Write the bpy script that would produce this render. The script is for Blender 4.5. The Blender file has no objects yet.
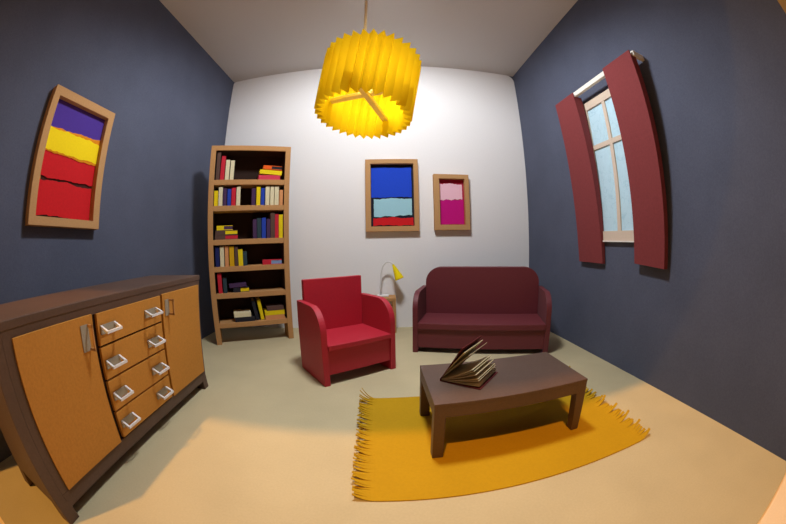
import bpy, bmesh, math, random
from mathutils import Vector, Matrix
C = bpy.context.scene.collection
PI = math.pi
rnd = random.Random(7)

# ---------------------------------------------------------------- materials
def srgb(r, g, b):
    f = lambda c: (c/255/12.92) if c/255 <= .04045 else ((c/255+.055)/1.055)**2.4
    return (f(r), f(g), f(b), 1)

def paper(name, rgb, rough=.85, var=.06, scale=60, bump=.15, big=.0, metallic=0, spec=.25, sheen=0):
    """dull coloured card: fine fibre speckle, optional cloudy tone (wear, or blotchy light on the floor), slight bump"""
    m = bpy.data.materials.new(name); m.use_nodes = True
    nt = m.node_tree; N = nt.nodes; Lk = nt.links
    b = N['Principled BSDF']
    tc = N.new('ShaderNodeTexCoord')
    n1 = N.new('ShaderNodeTexNoise'); n1.inputs['Scale'].default_value = scale; n1.inputs['Detail'].default_value = 6
    Lk.new(tc.outputs['Object'], n1.inputs['Vector'])
    ramp = N.new('ShaderNodeMapRange')
    ramp.inputs['From Min'].default_value = .3; ramp.inputs['From Max'].default_value = .7
    ramp.inputs['To Min'].default_value = 1-var; ramp.inputs['To Max'].default_value = 1+var
    Lk.new(n1.outputs['Fac'], ramp.inputs['Value'])
    val = ramp.outputs['Result']
    if big:
        n2 = N.new('ShaderNodeTexNoise'); n2.inputs['Scale'].default_value = 2.2; n2.inputs['Detail'].default_value = 3
        Lk.new(tc.outputs['Object'], n2.inputs['Vector'])
        r2 = N.new('ShaderNodeMapRange')
        r2.inputs['From Min'].default_value = .35; r2.inputs['From Max'].default_value = .65
        r2.inputs['To Min'].default_value = 1-big; r2.inputs['To Max'].default_value = 1+big
        Lk.new(n2.outputs['Fac'], r2.inputs['Value'])
        mu = N.new('ShaderNodeMath'); mu.operation = 'MULTIPLY'
        Lk.new(val, mu.inputs[0]); Lk.new(r2.outputs['Result'], mu.inputs[1]); val = mu.outputs[0]
    col = N.new('ShaderNodeVectorMath'); col.operation = 'SCALE'
    col.inputs[0].default_value = srgb(*rgb)[:3]
    Lk.new(val, col.inputs['Scale'])
    Lk.new(col.outputs[0], b.inputs['Base Color'])
    b.inputs['Roughness'].default_value = rough
    b.inputs['Metallic'].default_value = metallic
    b.inputs['Specular IOR Level'].default_value = spec
    if sheen:
        b.inputs['Sheen Weight'].default_value = sheen; b.inputs['Sheen Roughness'].default_value = .45
    bp = N.new('ShaderNodeBump'); bp.inputs['Strength'].default_value = bump; bp.inputs['Distance'].default_value = .004
    Lk.new(n1.outputs['Fac'], bp.inputs['Height']); Lk.new(bp.outputs['Normal'], b.inputs['Normal'])
    return m

M = {
 'slate': paper('slate paper', (84, 89, 108), var=.10, scale=90, big=.05),
 'white': paper('white paper', (241, 240, 241), var=.015, scale=60),
 'ceil': paper('ceiling paper', (205, 202, 200), var=.02, scale=60),
 'floor': paper('cream floor paper', (192, 179, 144), var=.035, scale=80, big=.04),  # cloudy mottling puts blotchy warm light into the floor colour
 'bench': paper('bench top', (248, 226, 195), var=.02),
 'beige': paper('beige plaster', (235, 215, 180), var=.02),
 'kraft': paper('kraft card', (188, 140, 90), var=.07, scale=70),
 'kraft2': paper('golden card', (192, 132, 56), var=.07, scale=70, big=.02),
 'frame': paper('frame card', (190, 146, 98), var=.06, scale=70),
 'brown': paper('dark brown card', (88, 65, 52), var=.10, scale=70, big=.09, rough=.55, spec=.5, sheen=.04),
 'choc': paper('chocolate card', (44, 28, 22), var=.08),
 'red': paper('red card', (178, 24, 46), var=.05, scale=70, rough=.55, spec=.5, sheen=.04),
 'plum': paper('maroon card', (104, 37, 45), var=.07, scale=70, rough=.55, spec=.5, sheen=.04),
 'wine': paper('wine red curtain card', (126, 54, 56), var=.08, scale=60, sheen=.04),
 'silver': paper('silver card', (228, 228, 230), rough=.4, var=.03, spec=.5),
 'plate': paper('grey card', (158, 150, 135), rough=.6, var=.04),
 'rug': paper('mustard paper', (184, 142, 7), var=.04, scale=70, big=.03),
 'cream': paper('cream card', (222, 212, 176)),
 'page': paper('page paper', (205, 188, 150), var=.05),
 'window': paper('window card', (212, 194, 176), var=.02),
 'rod': paper('white rod card', (232, 228, 220), var=.02),
 'lampwhite': paper('white lamp card', (225, 224, 224), var=.02, rough=.5),
 'lampyellow': paper('bright yellow card', (240, 214, 10), var=.02),
 'wood': paper('pale wood', (240, 222, 165), var=.05, scale=40),
 'cord': paper('cord white', (242, 240, 236), var=.02),
 'b_yellow': paper('yellow card', (232, 205, 20)), 'b_blue': paper('blue card', (38, 66, 170)),
 'b_navy': paper('navy card', (30, 38, 96)), 'b_red': paper('book red card', (196, 38, 56)),
 'b_pink': paper('rose card', (205, 62, 84)), 'b_purple': paper('purple card', (72, 48, 84)),
 'b_teal': paper('dark teal card', (48, 66, 74)), 'b_brown': paper('book brown card', (92, 68, 60)),
 'b_tan': paper('tan card', (214, 148, 98)), 'b_gold': paper('gold card', (212, 164, 18)),
 'b_orange': paper('orange card', (226, 92, 24)), 'b_dark': paper('blackish card', (38, 38, 46)),
 'b_sky': paper('light blue card', (128, 152, 190)),
 'a_violet': paper('violet paper', (78, 52, 150), var=.04), 'a_yellow': paper('art yellow paper', (250, 220, 18), var=.03),
 'a_red': paper('art red paper', (205, 26, 34), var=.05), 'a_orange': paper('art orange paper', (226, 140, 20), var=.03),
 'a_maroon': paper('art maroon paper', (74, 34, 30), var=.05), 'a_blue': paper('art blue paper', (30, 72, 205), var=.05),
 'a_cyan': paper('art cyan paper', (160, 208, 222), var=.03), 'a_navy': paper('art navy paper', (24, 28, 44), var=.05),
 'a_pink': paper('art pink paper', (240, 192, 208), var=.02), 'a_magenta': paper('art magenta paper', (196, 12, 126), var=.04),
 'a_crimson': paper('art crimson paper', (170, 20, 60), var=.05),
}

def pane_material():
    m = paper('marbled pale blue paper', (190, 222, 238), var=.03, scale=30)
    nt = m.node_tree; N = nt.nodes; Lk = nt.links; b = N['Principled BSDF']
    src = b.inputs['Base Color'].links[0].from_socket
    tc = N.new('ShaderNodeTexCoord'); v = N.new('ShaderNodeTexNoise')
    v.inputs['Scale'].default_value = 5; v.inputs['Detail'].default_value = 8; v.inputs['Distortion'].default_value = 1.2
    Lk.new(tc.outputs['Object'], v.inputs['Vector'])
    a = N.new('ShaderNodeMath'); a.operation = 'SUBTRACT'; a.inputs[1].default_value = .5; Lk.new(v.outputs['Fac'], a.inputs[0])
    ab = N.new('ShaderNodeMath'); ab.operation = 'ABSOLUTE'; Lk.new(a.outputs[0], ab.inputs[0])
    r = N.new('ShaderNodeMapRange'); r.inputs['From Min'].default_value = 0; r.inputs['From Max'].default_value = .018
    r.inputs['To Min'].default_value = .3; r.inputs['To Max'].default_value = 0; Lk.new(ab.outputs[0], r.inputs['Value'])
    mx = N.new('ShaderNodeMix'); mx.data_type = 'RGBA'
    Lk.new(r.outputs['Result'], mx.inputs['Factor']); Lk.new(src, mx.inputs[6]); mx.inputs[7].default_value = srgb(110, 175, 200)
    Lk.new(mx.outputs[2], b.inputs['Base Color'])
    return m
M['pane'] = pane_material()

def shade_material():
    m = bpy.data.materials.new('pleated yellow paper'); m.use_nodes = True
    nt = m.node_tree; N = nt.nodes; N.clear()
    o = N.new('ShaderNodeOutputMaterial'); d = N.new('ShaderNodeBsdfDiffuse'); t = N.new('ShaderNodeBsdfTranslucent'); x = N.new('ShaderNodeMixShader')
    d.inputs['Color'].default_value = srgb(244, 218, 30); t.inputs['Color'].default_value = srgb(250, 226, 40)
    x.inputs[0].default_value = .22
    nt.links.new(d.outputs[0], x.inputs[1]); nt.links.new(t.outputs[0], x.inputs[2]); nt.links.new(x.outputs[0], o.inputs[0])
    return m
M['shade'] = shade_material()

# ---------------------------------------------------------------- mesh helpers
class MB:
    def __init__(self, xf=None): self.v = []; self.f = []; self.xf = xf
    def add(self, pts, faces):
        n = len(self.v)
        for p in pts:
            p = Vector(p); self.v.append(self.xf(p) if self.xf else p)
        self.f += [tuple(n+i for i in f) for f in faces]; return self
    def hexa(self, c):      # 4 bottom corners (ccw) then 4 top corners
        return self.add(c, [(3,2,1,0), (4,5,6,7), (0,1,5,4), (1,2,6,5), (2,3,7,6), (3,0,4,7)])
    def box(self, x0, x1, y0, y1, z0, z1):
        return self.hexa([(x0,y0,z0),(x1,y0,z0),(x1,y1,z0),(x0,y1,z0),(x0,y0,z1),(x1,y0,z1),(x1,y1,z1),(x0,y1,z1)])
    def prism(self, poly, fn, t0, t1):      # poly of (a,b); fn(a,b,t) -> point
        n = len(poly)
        pts = [fn(a, b, t0) for a, b in poly] + [fn(a, b, t1) for a, b in poly]
        fs = [tuple(range(n-1, -1, -1)), tuple(range(n, 2*n))] + [(i, (i+1) % n, n+(i+1) % n, n+i) for i in range(n)]
        return self.add(pts, fs)
    def tube(self, path, r, seg=10, caps=True):
        path = [Vector(p) for p in path]; n0 = len(path); rs = r if isinstance(r, (list, tuple)) else [r]*n0
        pts = []; ref = None
        for i, p in enumerate(path):
            d = (path[min(i+1, n0-1)] - path[max(i-1, 0)]).normalized()
            if ref is None: ref = d.orthogonal().normalized()
            u = (ref - d*ref.dot(d)).normalized(); w = d.cross(u); ref = u
            for k in range(seg):
                a = 2*PI*k/seg; pts.append(p + (u*math.cos(a) + w*math.sin(a))*rs[i])
        fs = [(i*seg+k, i*seg+(k+1) % seg, (i+1)*seg+(k+1) % seg, (i+1)*seg+k) for i in range(n0-1) for k in range(seg)]
        if caps: fs += [tuple(range(seg-1, -1, -1)), tuple((n0-1)*seg+k for k in range(seg))]
        return self.add(pts, fs)
    def build(self, name, mat, parent=None, bevel=0, smooth=False):
        me = bpy.data.meshes.new(name); me.from_pydata([tuple(p) for p in self.v], [], self.f)
        bm = bmesh.new(); bm.from_mesh(me); bmesh.ops.recalc_face_normals(bm, faces=bm.faces)
        if bevel:
            es = [e for e in bm.edges if len(e.link_faces) == 2 and e.calc_face_angle(0) > .6]
            bmesh.ops.bevel(bm, geom=es, offset=bevel, segments=2, profile=.5, affect='EDGES', clamp_overlap=True)
        bm.to_mesh(me); bm.free()
        if smooth:
            for p in me.polygons: p.use_smooth = True
        me.materials.append(M[mat] if isinstance(mat, str) else mat)
        o = bpy.data.objects.new(name, me); C.objects.link(o)
        if parent is not None: o.parent = parent
        return o

def tag(o, label=None, cat=None, group=None, kind=None):
    if label: o['label'] = label
    if cat: o['category'] = cat
    if group: o['group'] = group
    if kind: o['kind'] = kind
    return o
def thing(name, label, cat, loc=(0,0,0), rot=0, group=None):
    o = bpy.data.objects.new(name, None); C.objects.link(o); o.empty_display_size = .1
    o.location = loc; o.rotation_euler = rot if isinstance(rot, tuple) else (0, 0, rot)
    return tag(o, label, cat, group)
def struct(o, label, cat): return tag(o, label, cat, None, 'structure')

# ---------------------------------------------------------------- room shell
L, R, D, H, F = -2.459, 2.271, 4.435, 4.05, -.2
T = .05
struct(MB().hexa([(L-T,F,-.02),(R+T,F+.08,-.02),(R+T,D+T,-.02),(L-T,D+T,-.02),(L-T,F,0),(R+T,F+.08,0),(R+T,D+T,0),(L-T,D+T,0)]).build('floor', 'floor'), 'cream paper floor sheet of the model room', 'floor')
struct(MB().box(L-T, L, F, D+T, 0, H).build('wall_left', 'slate'), 'slate blue paper wall behind the sideboard', 'wall')
struct(MB().box(R, R+T, F, D+T, 0, H).build('wall_right', 'slate'), 'slate blue paper wall with the window', 'wall')
struct(MB().box(L-T, R+T, F, D+T, H, H+T).build('ceiling', 'ceil'), 'plain pale paper ceiling above the pendant lamp', 'ceiling')
rc = .13; poly = [(L, 0), (R, 0)]
poly += [(R-rc+rc*math.cos(a), H-rc+rc*math.sin(a)) for a in [i*PI/2/10 for i in range(11)]]
rl = .05; poly += [(L+rl-rl*math.sin(a), H-rl+rl*math.cos(a)) for a in [i*PI/2/8 for i in range(9)]]
struct(MB().prism(poly, lambda a, b, t: (a, t, b), D, D+.01).build('wall_back', 'white'), 'white paper back wall with two framed pictures', 'wall')
struct(MB().box(L, R, D+.011, D+T, 0, H).build('trim_1', 'slate'), 'slate paper edge showing at the rounded corner of the white wall', 'wall')
# the place the model room stands in
struct(MB().box(-4.5, 4.5, -5, 6, -.08, -.021).build('floor_outer', 'bench'), 'pale bench top under the front edge of the room', 'bench top')
struct(MB().box(4.5, 4.6, -5, 6, -.08, 6.5).build('wall_outer', 'beige'), 'beige wall beyond the open front of the room', 'wall')

# ---------------------------------------------------------------- sideboard
sbd = thing('sideboard', 'long dark brown sideboard with tan doors and drawers by slate wall', 'sideboard', (-1.504, .298, 0), .037)
def sbx(p):     # u along the front, v outwards from the front, z up; the carcass leans a little
    u, v, z = p; return Vector((v + .074*z, u + .014*z, z))
Wd, Dp, ZT = 1.965, .57, .995
MB(sbx).box(-.035, Wd+.01, -Dp, .004, .955, ZT+.003).build('top_panel', 'brown', sbd, .006)
MB(sbx).box(-.03, .05, -Dp, 0, .12, .955).build('side_panel', 'brown', sbd, .004)
MB(sbx).box(Wd-.05, Wd+.005, -Dp, 0, .12, .955).build('side_panel', 'brown', sbd, .004)
MB(sbx).box(.05, Wd-.05, -Dp, 0, .075, .165).build('bottom_panel', 'brown', sbd, .004)
MB(sbx).box(.05, Wd-.05, -Dp, -Dp+.02, .165, .955).build('back_panel', 'choc', sbd)
frm = MB(sbx)
frm.box(.05, .118, -.04, 0, .165, .955); frm.box(1.928, Wd-.05, -.04, 0, .165, .955); frm.box(.118, 1.928, -.04, 0, .915, .955)
frm.build('front_frame', 'brown', sbd)
MB(sbx).box(.118, 1.928, -.04, -.013, .166, .915).build('inner_panel', 'choc', sbd)
for (u0, u1, v0, v1, du, dv) in ((-.03,.07,-.09,0,.0,.005), (Wd-.07,Wd+.005,-.09,0,.01,.01), (-.03,.05,-Dp,-Dp+.09,-.01,-.02), (Wd-.06,Wd+.005,-Dp,-Dp+.09,.01,-.01)):
    z = .125
    MB(sbx).hexa([(u0+du,v0+dv,0),(u1+du,v0+dv,0),(u1+du,v1+dv,0),(u0+du,v1+dv,0),(u0,v0,z),(u1,v0,z),(u1,v1,z),(u0,v1,z)]).build('leg', 'brown', sbd, .004)
def add_handle(parent, u0, u1, z0, z1, vert=False):
    """back plate with an open loop standing out from its top (drawers) or its right-hand edge (doors)"""
    mb = MB(sbx); w = .014; d, dr = .078, .024
    mb.box(u0, u1, .0135, .019, z0, z1); npl = len(mb.f)
    if not vert:
        for a in (u0, u1-w):
            mb.hexa([(a,.018,z1-w),(a+w,.018,z1-w),(a+w,d,z1-dr-w),(a,d,z1-dr-w),(a,.018,z1),(a+w,.018,z1),(a+w,d,z1-dr),(a,d,z1-dr)])
        mb.box(u0, u1, d-.006, d+.006, z1-dr-w, z1-dr)
    else:
        d = .07
        mb.box(u1-.008, u1, .018, d, z1-w, z1); mb.box(u1-.008, u1, .018, d, z0, z0+w); mb.box(u1-.008, u1, d-w, d, z0, z1)
    h = mb.build('handle', 'plate', parent)
    h.data.materials.append(M['kraft' if vert else 'silver'])
    for p in h.data.polygons: p.material_index = 0 if p.index < npl else 1
    tag(h, 'grey handle plate with a tan loop' if vert else 'grey handle plate with a silver loop')
dl = MB(sbx).box(.112, .690, -.012, .013, .168, .921).build('door', 'kraft2', sbd, .002)
add_handle(dl, .585, .645, .747, .880, True)
dr_ = MB(sbx).box(1.398, 1.935, -.012, .013, .168, .921).build('door', 'kraft2', sbd, .002)
add_handle(dr_, 1.425, 1.475, .768, .879, True)
zz = [.170, .351, .545, .737, .921]
for i in (3, 2, 1, 0):
    d_ = MB(sbx).box(.728, 1.376, -.012, .011, zz[i]+.006, zz[i+1]-.006).build('drawer', 'kraft2', sbd, .002)
    zt = (.287, .468, .659, .851)[i]
    add_handle(d_, .745, .878, zt-.05, zt); add_handle(d_, 1.18, 1.313, zt-.05, zt)

# ---------------------------------------------------------------- armchair and sofa
def arm_poly(Dp, za, r, vs, sink=0):
    p = [(0, 0), (Dp, 0), (Dp, za), (r, za-sink)]
    n = 12
    p += [(r - r*math.sin(a), za-sink - r + r*math.cos(a)) for a in [i*PI/2/n for i in range(1, n+1)]]
    return p
def seating(name, label, cat, loc, yaw, Wd, Dp, t, zs, za, zb, vb, zl, zp, mat, r, rb, vs=.0):
    o = thing(name, label, cat, loc, yaw)
    for u0 in (0, Wd-t):
        MB().prism(arm_poly(Dp, za, r, vs), lambda a, b, q: (q, a, b), u0, u0+t).build('arm', mat, o, .004)
    MB().box(t+.001, Wd-t-.001, vs-.012, vb+.0, zl, zs).build('seat', mat, o, .005)
    MB().box(t+.001, Wd-t-.001, vs+.012, vs+.04, zp, zl-.001).build('front_panel', mat, o, .003)
    a0, a1 = t+.001, Wd-t-.001
    pl = [(a0, zp+.1), (a1, zp+.1)]
    if rb:
        pl += [(a1-rb+rb*math.cos(a), zb-rb+rb*math.sin(a)) for a in [i*PI/2/12 for i in range(13)]]
        pl += [(a0+rb-rb*math.sin(a), zb-rb+rb*math.cos(a)) for a in [i*PI/2/12 for i in range(13)]]
    else: pl += [(a1, zb), (a0, zb)]
    MB().prism(pl, lambda a, b, q: (a, q, b), vb+.001, Dp-.002).build('backrest', mat, o, .004)
    return o
seating('armchair', 'bright red boxy armchair in front of the bookshelf', 'armchair', (-.499, 2.463, 0), .597, .76, .551, .058, .372, .689, .883, .495, .327, .098, 'red', .21, 0)
seating('sofa', 'dark maroon two-seat sofa with rounded back against white wall', 'sofa', (.337, 3.345, 0), -.315, 1.515, .64, .058, .343, .672, .911, .523, .278, .06, 'plum', .19, .185)

# ---------------------------------------------------------------- coffee table, open book
RT = .008    # rug thickness
ct = thing('coffee_table', 'low dark brown coffee table standing on the mustard rug', 'coffee table', (.258, 1.432, RT+.001), .013)
W2, D2, t2, z2, za2 = .976, .568, .066, .378, .288
MB().box(0, W2, 0, D2, z2-.022, z2).build('tabletop', 'brown', ct, .003)
ap = MB()
ap.box(.002, W2-.002, .002, .024, za2, z2-.022); ap.box(.002, W2-.002, D2-.024, D2-.002, za2, z2-.022)
ap.box(.002, .024, .024, D2-.024, za2, z2-.022); ap.box(W2-.024, W2-.002, .024, D2-.024, za2, z2-.022)
ap.build('apron', 'brown', ct)
for (u, v, du) in ((.0, .0, 0), (W2-t2, 0, .02), (0, D2-t2, 0), (W2-t2, D2-t2, .02)):
    u0, u1, v0, v1 = u+.001, u+t2-.001, v+.001, v+t2-.001
    MB().hexa([(u0+du,v0,0),(u1+du*.6,v0,0),(u1+du*.6,v1,0),(u0+du,v1,0),(u0-du*.6,v0,z2-.022),(u1,v0,z2-.022),(u1,v1,z2-.022),(u0-du*.6,v1,z2-.022)]).build('leg', 'brown', ct, .003)

bk = thing('open_book', 'small open book with maroon covers on the coffee table', 'book', (.345, 1.723, RT+z2+.0015), math.atan2(-.6557, .755))
def leaf(mb, w, h, ang, th, curl=0, z0=0, n=8, v0=0):
    # a leaf from the spine at angle ang, curling by curl radians along its width
    prof = []; x = 0; z = z0
    for i in range(n+1):
        prof.append((x, z)); a = ang + curl*(i/n-.4); x += w/n*math.cos(a); z += w/n*math.sin(a)
    up = []
    for i, (x, z) in enumerate(prof):
        a = ang + curl*(i/n-.4); up.append((x-th*math.sin(a), z+th*math.cos(a)))
    mb.prism(prof + up[::-1], lambda a, b, t: (a, t, b), v0, v0+h)
mb = MB(); leaf(mb, .262, .282, 0, .005, z0=0, n=1, v0=-.004); leaf(mb, .258, .282, math.radians(59), .005, z0=.012, n=1, v0=-.004)
mb.prism([(-.006, 0), (.002, 0), (.002, .022), (-.006, .018)], lambda a, b, t: (a, t, b), -.004, .278)
mb.build('cover', paper('book cover card', (98, 34, 34)), bk)
for ang, curl, w, th in ((2.5, .06, .252, .004), (5, .08, .25, .003), (9.5, .1, .25, .004), (12, .14, .246, .003), (18, .18, .242, .004), (23.5, .22, .236, .003), (26, .26, .23, .004), (46, -.12, .25, .003), (53, -.08, .24, .004)):
    mb = MB(); leaf(mb, w, .272, math.radians(ang), th, curl, z0=.006+.0002*ang); mb.build('page', 'page', bk)

# ---------------------------------------------------------------- rug
rg = thing('rug', 'mustard yellow rug with fringed ends under the coffee table', 'rug', (0, 0, 0))
x0, x1 = -.06, 1.55
y0 = lambda x: 1.10 - .03*(x-x0)/(x1-x0); y1 = 2.25
mb = MB(); n = 24
xs = [x0+(x1-x0)*i/n for i in range(n+1)]
mb.prism([(x, y0(x)) for x in xs] + [(x1, y1), (x0, y1)], lambda a, b, t: (a, b, t), .001, RT)
mb.build('rug_body', 'rug', rg)
def fringe(xe, sgn, ya, yb, num, name):
    mb = MB()
    for i in range(num):
        a = ya + (yb-ya)*i/num; w = (yb-ya)/num*1.08
        ln = .115*(1+rnd.uniform(-.12, .12)); lift = max(0, rnd.gauss(.018, .006)); sw = rnd.gauss(0, .006) + (.004 if sgn < 0 else .0)
        if i > num-6 and sgn < 0: lift += .008*(i-num+6); sw += .005
        if sgn > 0: lift = abs(rnd.gauss(.012, .02)); sw += .015
        pts = []; K = 5
        for k in range(K+1):
            s = k/K; ww = w*(1-.22*s)
            zc = .003 + lift*s*s*1.6
            for (dy, dz) in ((0, 0), (ww, 0), (ww, .004), (0, .004)):
                pts.append((xe+sgn*ln*s, a+dy+sw*s*s+(w-ww)/2, zc+dz))
        fs = [(0,1,2,3), (K*4+3,K*4+2,K*4+1,K*4)]
        for k in range(K):
            for q in range(4): fs.append((k*4+q, k*4+(q+1) % 4, (k+1)*4+(q+1) % 4, (k+1)*4+q))
        mb.add(pts, fs)
    return mb.build(name, 'rug', rg)
fringe(x0+.001, -1, y0(x0), y1, 80, 'fringe'); fringe(x1-.001, 1, y0(x1), y1, 44, 'fringe')

# ---------------------------------------------------------------- bookshelf
def shx(p):
    u, v, z = p; return Vector((u-.003*z, v-.046*z, z))
bs = thing('bookshelf', 'tall kraft brown bookshelf with six shelves in the corner', 'bookshelf', (-2.091, 3.436, 0), .472)
WS, DS, TS, ZS, ZI = 1.046, .30, .067, 2.475, 2.412
MB(shx).box(0, TS, 0, DS, 0, ZS).build('side_panel', 'kraft', bs, .003)
MB(shx).box(WS-TS, WS, 0, DS, 0, ZS).build('side_panel', 'kraft', bs, .003)
MB(shx).box(TS, WS-TS, 0, DS, ZI, ZS).build('top_panel', 'kraft', bs, .003)
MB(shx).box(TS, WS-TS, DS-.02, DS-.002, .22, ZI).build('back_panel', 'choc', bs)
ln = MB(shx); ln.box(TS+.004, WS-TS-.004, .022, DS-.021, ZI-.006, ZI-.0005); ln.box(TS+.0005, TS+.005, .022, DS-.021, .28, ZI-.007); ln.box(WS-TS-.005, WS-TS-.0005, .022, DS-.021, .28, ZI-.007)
ln.build('shade_lining', 'choc', bs)  # dark sheets added to stand in for the shade inside the bookshelf
zsh = [2.04, 1.721, 1.312, .984, .657, .277]
tsh = [.064, .064, .065, .063, .065, .062]
for z, t in zip(zsh, tsh): MB(shx).box(TS, WS-TS, .004, DS-.02, z-t, z).build('shelf', 'kraft', bs, .003)
cr, sr = math.cos(.472), math.sin(.472)
def on_shelf(u, v, z):
    p = shx((u, v, z)); return (-2.091 + cr*p.x - sr*p.y, 3.436 + sr*p.x + cr*p.y, p.z)
ordn = ['first','second','third','fourth','fifth','sixth','seventh','eighth','ninth','tenth','eleventh','twelfth','thirteenth']
shelfname = ['top shelf', 'second shelf', 'third shelf', 'fourth shelf', 'fifth shelf', 'bottom shelf']
def book(label, group, loc, rot, w, d, h, cover, page='cream', flat=None):
    """an upright book: w thick, d deep, h tall; spine towards the viewer (local -y)"""
    o = thing('book', label, 'book', loc, rot, group)
    c = .006
    m = MB(); m.box(0, w, 0, c, 0, h); m.box(0, c, c, d, 0, h); m.box(w-c, w, c, d, 0, h)
    m.build('cover', cover, o)
    MB().box(c+.0005, w-c-.0005, c+.0005, d-.008, .006, h-.006).build('page_block', page, o)
    return o
rows = {
 0: [('brown',.086,.134,.356,.0),('red',.142,.196,.306,.02),('cream',.205,.256,.255,.02),('cream',.268,.318,.247,.02)],
 1: [('yellow',.076,.125,.189,0),('cream',.134,.186,.232,0),('purple',.193,.240,.216,0),('blue',.250,.296,.208,0),('red',.303,.357,.222,0),('cream',.367,.417,.234,0),
     ('purple',.564,.614,.212,0),('yellow',.626,.676,.230,0),('blue',.684,.731,.215,0),('cream',.742,.794,.235,0),('cream',.805,.852,.233,0),('cream',.861,.915,.235,0),('tan',.924,.968,.194,0)],
 2: [('purple',.586,.634,.236,-.01),('teal',.640,.692,.250,-.01),('blue',.699,.751,.254,0),('purple',.762,.809,.238,0),('brown',.813,.867,.311,0),('red',.870,.917,.295,0),('yellow',.921,.970,.291,0)],
 3: [('navy',.089,.140,.241,.0),('cream',.151,.203,.243,0),('tan',.214,.262,.248,0),('gold',.274,.333,.241,0),('brown',.341,.384,.239,0),('yellow',.390,.448,.200,-.02),('teal',.452,.502,.175,-.02)],
 4: [('red',.105,.157,.244,-.02),('teal',.171,.219,.182,-.01)],
}
cn = dict(brown='dark brown', red='red', cream='cream', yellow='yellow', purple='dark purple', blue='blue', tan='tan', teal='dark teal', navy='navy blue', gold='golden yellow')
for r, lst in rows.items():
    for i, (col, u0, u1, h, lean) in enumerate(lst):
        mat = 'cream' if col == 'cream' else 'b_'+col
        same = [k for k, b in enumerate(lst) if b[0] == col]
        if len(same) == 1: lab = f'{cn[col]} upright book, the only upright one of its colour on {shelfname[r]}'
        else: lab = f'{cn[col]} upright book, {ordn[same.index(i)]} of its colour from the left, {shelfname[r]}'
        q = on_shelf(u0, .03, zsh[r]+.0006+max(0, lean)*(u1-u0)*1.2)
        o = book(lab, 'upright books on the '+shelfname[r], q, (math.radians(2.6), lean, .472), u1-u0, .17+rnd.uniform(-.01, .02), h, mat, 'cream' if col != 'cream' else 'page')
def flat(label, u0, u1, r, z0, z1, cover, page, vert_side=False, tilt=0, turn=0, d=.2, edge=None, v=.03):
    """a book lying down; its spine faces the viewer, or its page edge when edge is 'page'"""
    w = u1-u0; h = z1-z0
    q = on_shelf(u0, v, zsh[r]+z0+.0006)
    o = thing('book', label, 'book', q, (0, tilt, .472+turn), 'lying books on the '+shelfname[r])
    c = .007
    m = MB(); m.box(0, w, 0, d, 0, c); m.box(0, w, 0, d, h-c, h)
    if edge == 'page': m.box(0, w, d-c, d, c, h-c)
    elif edge == 'half': m.box(0, w*.45, 0, c, c, h-c); m.box(0, c, c, d, c, h-c)
    else: m.box(0, w, 0, c, c, h-c)
    m.build('cover', cover, o)
    p = MB()
    if edge == 'page': p.box(.004, w-.004, .004, d-c, c, h-c)
    elif edge == 'half': p.box(w*.45, w-.004, .003, d-.004, c, h-c); p.box(c, w*.45, c, d-.004, c, h-c)
    else: p.box(.004, w-.004, c, d-.004, c, h-c)
    p.build('page_block', page, o)
    return o
flat('rose pink lying book at the foot of the pile on top shelf', .646, .925, 0, 0, .062, 'b_pink', 'b_pink')
flat('yellow lying book in the middle of the top shelf pile', .655, .945, 0, .082, .136, 'b_yellow', 'b_orange', tilt=.07)
flat('orange and dark book lying topmost on the top shelf pile', .70, .945, 0, .139, .19, 'b_orange', 'b_dark', tilt=.055, edge='half')
flat('brown and red book at the bottom of the third shelf pile', .092, .392, 2, 0, .056, 'b_brown', 'b_red', edge='half')
flat('brown and yellow book in the middle of the third shelf pile', .095, .388, 2, .058, .113, 'b_brown', 'b_yellow', edge='half')
flat('yellow and purple book topmost on the third shelf pile', .115, .325, 2, .115, .17, 'b_yellow', 'b_purple', edge='half')
flat('red book with light blue page edges lying on fourth shelf', .70, .95, 3, 0, .058, 'b_red', 'b_sky', edge='half', turn=-.12)
flat('dark book with yellow page edges lying on fifth shelf', .30, .512, 4, 0, .058, 'b_dark', 'b_yellow', edge='half', turn=.1)
flat('dark purple book lying tilted on top of another, fifth shelf', .25, .475, 4, .060, .105, 'b_purple', 'b_dark', tilt=-.05)
flat('blackish book lying flat under a cream one, bottom shelf', .286, .555, 5, 0, .06, 'b_dark', 'b_dark')
flat('cream book lying on a blackish one, bottom shelf', .278, .505, 5, .062, .122, 'cream', 'page')
flat('tan book at the foot of the bottom shelf stack', .692, .95, 5, 0, .056, 'b_tan', 'b_tan')
flat('yellow book in the middle of the bottom shelf stack', .692, .953, 5, .058, .116, 'b_yellow', 'b_yellow')
flat('brown book topmost of the bottom shelf stack', .722, .945, 5, .118, .172, 'b_brown', 'b_brown')
for (u, col, lab, h, ln) in ((.571, 'b_dark', 'blackish book leaning against a yellow one, bottom shelf', .262, -.19), (.637, 'b_yellow', 'yellow book leaning towards a blackish one, bottom shelf', .262, -.15)):
    q = on_shelf(u, .05, zsh[5]+.0005)
    book(lab, 'leaning books on the bottom shelf', q, (math.radians(2.6), ln, .472), .044, .18, h, col, 'cream' if col == 'b_dark' else 'b_yellow')

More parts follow.
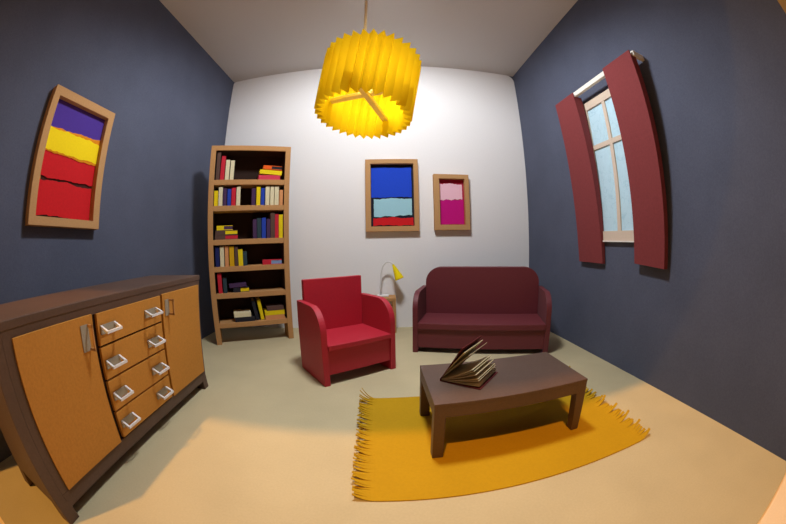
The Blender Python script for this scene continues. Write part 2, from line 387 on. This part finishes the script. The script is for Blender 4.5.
# ---------------------------------------------------------------- side table and desk lamp
st = thing('side_table', 'small tan side table behind the red armchair', 'side table', (-.14, 4.14, 0))
MB().box(0, .343, 0, .285, .44, .483).build('tabletop', 'kraft', st, .003)
for (u, v) in ((.004, .004), (.294, .004), (.004, .236), (.294, .236)): MB().box(u, u+.045, v, v+.045, 0, .44).build('leg', 'kraft', st, .002)
dlamp = thing('desk_lamp', 'bent white desk lamp with yellow cone shade on side table', 'lamp', (0, 4.31, .4835))
MB().box(-.05, .11, -.055, .055, 0, .02).build('base', 'lampwhite', dlamp, .004)
path = [(0, 0, .018), (.002, 0, .12), (.008, -.005, .25), (.018, -.01, .36), (.038, -.015, .42), (.07, -.02, .46), (.105, -.025, .475), (.14, -.03, .468), (.165, -.035, .448), (.18, -.04, .43)]
MB().tube(path, .0115, 10).build('stem', 'lampwhite', dlamp, smooth=True)
ax = Vector((.095, -.05, -.225)).normalized(); p0 = Vector((.175, -.039, .437))
ls = MB()
u_ = ax.orthogonal().normalized(); w_ = ax.cross(u_); seg = 28; pts = []
for (d, r) in ((0, .014), (.215, .062), (.215, .057), (.012, .010)):
    for k in range(seg):
        a = 2*PI*k/seg; pts.append(p0 + ax*d + (u_*math.cos(a) + w_*math.sin(a))*r)
fs = [(j*seg+k, j*seg+(k+1) % seg, (j+1)*seg+(k+1) % seg, (j+1)*seg+k) for j in range(3) for k in range(seg)] + [tuple(range(seg-1, -1, -1)), tuple(3*seg+k for k in range(seg))]
ls.add(pts, fs).build('lamp_shade', 'lampyellow', dlamp)

# ---------------------------------------------------------------- pictures
def frame_obj(mb, x0, x1, z0, z1, b, d0, d1, mapf):
    """rectangular ring frame; b = border widths (left, right, bottom, top)"""
    o = [(x0, z0), (x1, z0), (x1, z1), (x0, z1)]; i = [(x0+b[0], z0+b[2]), (x1-b[1], z0+b[2]), (x1-b[1], z1-b[3]), (x0+b[0], z1-b[3])]
    pts = [mapf(*p, d0) for p in o] + [mapf(*p, d0) for p in i] + [mapf(*p, d1) for p in o] + [mapf(*p, d1) for p in i]
    fs = []
    for k in range(4):
        n = (k+1) % 4
        fs += [(k, n, 4+n, 4+k), (8+k, 8+n, 12+n, 12+k), (k, n, 8+n, 8+k), (4+k, 4+n, 12+n, 12+k)]
    return mb.add(pts, fs)
def torn(mb, x0, x1, z0, z1, amp, d0, d1, mapf, slope=(0, 0), seed=0, sides=.4):
    """paper strip with torn upper and lower edges; slope = rise of (lower, upper) edge"""
    q = random.Random(seed); n = 26; poly = []
    def walk(a):
        v = 0; out = []
        for _ in range(n+1): v = v*.8 + q.uniform(-a, a); out.append(v)
        return out
    lo, hi = walk(amp), walk(amp)
    poly += [(x0+(x1-x0)*i/n, z0+slope[0]*i/n+lo[i]) for i in range(n+1)]
    m = 10
    poly += [(x1+q.uniform(-amp, amp)*sides, z0+slope[0]+(z1+slope[1]-z0-slope[0])*i/m) for i in range(1, m)]
    poly += [(x0+(x1-x0)*i/n, z1+slope[1]*i/n+hi[i]) for i in range(n, -1, -1)]
    poly += [(x0+q.uniform(-amp, amp)*sides, z1+(z0-z1)*i/m) for i in range(1, m)]
    return mb.prism(poly, mapf, d0, d1)
def picture(label, loc, rot, w, h, depth, b, back, strips):
    o = thing('framed_picture', label, 'picture', loc, rot)
    mf = lambda a, z, t: (a, -t, z)
    frame_obj(MB(), 0, w, 0, h, b, 0.001, depth, mf).build('frame', 'frame', o, .003)
    MB().box(.01, w-.01, -.012, -.002, .01, h-.01).build('backing', back, o)
    for k, (col, a0, a1, z0, z1, amp, sl, lab) in enumerate(strips):
        tag(torn(MB(), a0, a1, z0, z1, amp, .013+.003*k, .015+.003*k, mf, sl, k+3).build('torn_paper', col, o), lab)
    return o
# left wall: seen from the room its right-hand side is deeper in the room
picture('picture of violet, yellow and red torn paper on slate wall', (L, .972, 1.447), (0, .028, PI/2), .835, 1.05, .085, (.075, .08, .065, .075), 'a_maroon', [
    ('a_orange', .07, .11, .06, .45, .004, (0, 0), 'orange strip'), ('a_orange', .75, .785, .06, .9, .004, (0, 0), 'orange strip'),
    ('a_red', .10, .75, .075, .335, .006, (0, .01), 'red torn paper'), ('a_red', .085, .76, .36, .60, .008, (.0, .0), 'red torn paper'),
    ('a_violet', .09, .77, .715, .99, .006, (.03, 0), 'violet torn paper'), ('a_orange', .09, .775, .555, .742, .006, (-.01, .025), 'orange torn paper'), ('a_yellow', .08, .765, .57, .742, .007, (-.01, .0), 'yellow torn paper')])
picture('large picture of blue, pale blue and red papers on white wall', (-.187, D, 1.372), 0, .74, 1.025, .085, (.075, .065, .07, .065), 'a_navy', [
    ('a_blue', .082, .648, .482, .912, .005, (.0, .0), 'blue torn paper'), ('a_cyan', .115, .648, .212, .456, .006, (.01, .01), 'pale blue torn paper'), ('a_red', .105, .665, .078, .185, .006, (.01, .01), 'red torn paper')])
picture('small picture of pink and magenta papers on white wall', (.77, D, 1.382), 0, .515, .8, .085, (.08, .062, .075, .065), 'a_crimson', [
    ('a_magenta', .085, .44, .085, .435, .004, (0, 0), 'magenta torn paper'), ('a_pink', .085, .425, .44, .668, .006, (0, 0), 'pink torn paper')])

# ---------------------------------------------------------------- window, curtains, rod on the right wall
win = struct(bpy.data.objects.new('window_1', None), 'cream framed window with pale blue panes between red curtains', 'window'); C.objects.link(win)
win.location = (R, 0, 0)
wf = lambda a, z, t: (-t, a, z)
ya, yb, za, zb = 1.93, 2.685, 1.228, 2.745
frame_obj(MB(), ya, yb, za, zb, (.075, .06, .095, .09), .001, .03, wf).build('window_frame', 'window', win)
mb = MB(); mb.prism([(2.285, za+.09), (2.335, za+.09), (2.335, zb-.085), (2.285, zb-.085)], wf, .004, .028); mb.prism([(ya+.07, 2.185), (yb-.055, 2.185), (yb-.055, 2.235), (ya+.07, 2.235)], wf, .004, .027)
mb.build('glazing_bars', 'window', win)
for (a0, a1, z0, z1) in ((ya+.07, 2.29, za+.09, 2.19), (2.33, yb-.055, za+.09, 2.19), (ya+.07, 2.29, 2.23, zb-.085), (2.33, yb-.055, 2.23, zb-.085)):
    MB().prism([(a0, z0), (a1, z0), (a1, z1), (a0, z1)], wf, .003, .012).build('pane', 'pane', win)
MB().prism([(ya, za-.012), (yb, za-.012), (yb, za), (ya, za)], wf, .001, .04).build('window_sill', 'rod', win)

def curtain(label, top_, bot, ot, ob, dt, db, z_off=0):
    """top/bot = (y far, y near, z) with ot/ob their distances from the wall, dt/db depth of the side returns"""
    o = thing('curtain', label, 'curtain', (R, 0, 0), 0, 'card curtains at the window')
    th = .012; top = top_
    zb_ = lambda y: bot[2] + (bot[3]-bot[2])*(y-bot[0])/(bot[1]-bot[0])
    def slab(y0t, y1t, y0b, y1b, a_t, b_t, a_b, b_b, name):
        top = top_ if name == 'front_panel' else (0, 0, 2.813)      # the returns end under the rod
        return MB().hexa([(-a_b, y0b, zb_(y0b)), (-a_b, y1b, zb_(y1b)), (-b_b, y1b, zb_(y1b)), (-b_b, y0b, zb_(y0b)), (-a_t, y0t, top[2]), (-a_t, y1t, top[2]), (-b_t, y1t, top[2]), (-b_t, y0t, top[2])]).build(name, 'wine', o)
    slab(top[0], top[1], bot[0], bot[1], ot, ot-th, ob, ob-th, 'front_panel')
    for k in (0, 1):
        s = -1 if k == 0 else 1
        slab(top[k], top[k]+s*th, bot[k], bot[k]+s*th, ot-th, ot-dt, ob-th, ob-db, 'side_panel')
    return o
curtain('wine red card curtain on the side of the window towards the sofa', (3.05, 2.64, 2.858), (3.0, 2.56, .995, .995), .175, .05, .12, .04)
curtain('wine red card curtain on the window side nearest the open front', (2.012, 1.566, 2.865), (2.04, 1.655, 1.03, 1.008), .19, .075, .075, .055)
rod = thing('curtain_rod', 'square white curtain rod above the window', 'curtain rod', (R, 0, 0))
MB().box(-.152, -.112, 1.545, 2.98, 2.815, 2.868).build('rod', 'rod', rod, .003)
MB().box(-.111, -.001, 1.55, 1.585, 2.815, 2.868).build('bracket', 'rod', rod)
MB().box(-.111, -.001, 2.94, 2.975, 2.815, 2.868).build('bracket', 'rod', rod)

# ---------------------------------------------------------------- pendant lamp
axz = Vector((.13, .17, 1)).normalized(); e_ = Vector((0, 1, 0)).cross(axz).normalized(); f_ = axz.cross(e_)
PS = .72      # the lamp hangs close to the open front, at this fraction of a 25 cm radius shade
PC = Vector((-.055*PS, 1.6*PS, 1.2073+(2.085-1.2073)*PS))
pn = thing('pendant_lamp', 'pleated yellow paper pendant lamp hanging from the ceiling', 'pendant lamp', tuple(PC))
hh = .42*PS; rb_, rt_ = .25*PS, .275*PS; NP = 32
pts = []
for j in range(5):
    k = -hh/2 + hh*j/4; r0 = rb_ + (rt_-rb_)*j/4
    for i in range(2*NP):
        a = PI*i/NP; rr = r0 + (.010 if i % 2 == 0 else -.036)*PS
        kk = k + (-.004 if i % 2 == 0 else .004)*(1 if j == 0 else -1 if j == 4 else 0)*0
        pts.append(axz*kk + (e_*math.cos(a) + f_*math.sin(a))*rr)
n2 = 2*NP
MB().add(pts, [(j*n2+i, j*n2+(i+1) % n2, (j+1)*n2+(i+1) % n2, (j+1)*n2+i) for j in range(4) for i in range(n2)]).build('lamp_shade', 'shade', pn)
def bar(a, b, k0, w=.034, t=.022):
    A = e_*a[0] + f_*a[1] + axz*(-hh/2 + k0); B = e_*b[0] + f_*b[1] + axz*(-hh/2 + k0); d = (B-A).normalized(); s = axz.cross(d)*w/2; u = axz*t
    MB().hexa([A-s, A+s, B+s, B-s, A-s+u, A+s+u, B+s+u, B-s+u]).build('cross_bar', 'wood', pn, .002)
bar((-.205*PS, .085*PS), (.20*PS, -.10*PS), .137*PS, .034*PS, .022*PS)
bar((-.07*PS, -.20*PS), (.115*PS, .215*PS), .112*PS, .034*PS, .022*PS)
top0 = Vector((-.017, .006, -.045))
MB().tube([top0 + Vector((0, 0, 0)), Vector((-.016, .0, .5)), Vector((-.016, 0, H-PC.z-.03))], .007, 8).build('cord', 'cord', pn, smooth=True)
MB().tube([Vector((0, 0, H-PC.z-.035)), Vector((0, 0, H-PC.z-.001))], [.05, .06], 20).build('ceiling_rose', 'cord', pn)

# ---------------------------------------------------------------- lights
def light(name, kind, loc, energy, col, **kw):
    d = bpy.data.lights.new(name, kind); d.energy = energy; d.color = col
    for k, v in kw.items(): setattr(d, k, v)
    o = bpy.data.objects.new(name, d); C.objects.link(o); o.location = loc; return o
cl = light('ceiling_light', 'SPOT', (0.05, 2.15, 3.98), 340, (.95, .98, 1), shadow_soft_size=.28, spot_size=math.radians(179), spot_blend=.5)
cl.rotation_euler = Vector((0, .26, -.96)).to_track_quat('-Z', 'Y').to_euler()
light('pendant_bulb', 'POINT', tuple(PC + axz*-.01), 2.0, (1, .95, .85), shadow_soft_size=.03)
s = light('room_light', 'SUN', (-1, -3, 6), 1.6, (1, .5, .12), angle=math.radians(2))
s.rotation_euler = Vector((.17, .48, -1)).to_track_quat('-Z', 'Y').to_euler()
w = bpy.data.worlds.new('World'); bpy.context.scene.world = w; w.use_nodes = True
w.node_tree.nodes['Background'].inputs[0].default_value = (1, .8, .6, 1); w.node_tree.nodes['Background'].inputs[1].default_value = .03

# ---------------------------------------------------------------- camera: fisheye lens
cd = bpy.data.cameras.new('camera'); cam = bpy.data.objects.new('camera', cd); C.objects.link(cam)
cd.type = 'PANO'
tgt = cd if hasattr(cd, 'panorama_type') else cd.cycles
tgt.panorama_type = 'FISHEYE_EQUISOLID'
tgt.fisheye_lens = 317.576/786*36
tgt.fisheye_fov = math.radians(230)
cd.sensor_width = 36; cd.sensor_height = 24; cd.sensor_fit = 'HORIZONTAL'
cd.clip_start = .01
yaw, pitch, roll = .0409976181, -.0590681942, -.018075846
cy, sy, cp, sp = math.cos(yaw), math.sin(yaw), math.cos(pitch), math.sin(pitch)
fw = Vector((sy*cp, cy*cp, sp)); rt = Vector((cy, -sy, 0)); up = rt.cross(fw)
c_, s_ = math.cos(roll), math.sin(roll)
r2, u2 = rt*c_ + up*s_, up*c_ - rt*s_
m = Matrix((r2, u2, -fw)).transposed().to_4x4(); m.translation = (0, 0, .804860890*1.5)
cam.matrix_world = m
sc = bpy.context.scene; sc.camera = cam
sc.view_settings.view_transform = 'Standard'; sc.view_settings.look = 'None'; sc.view_settings.exposure = .42; sc.view_settings.gamma = 1
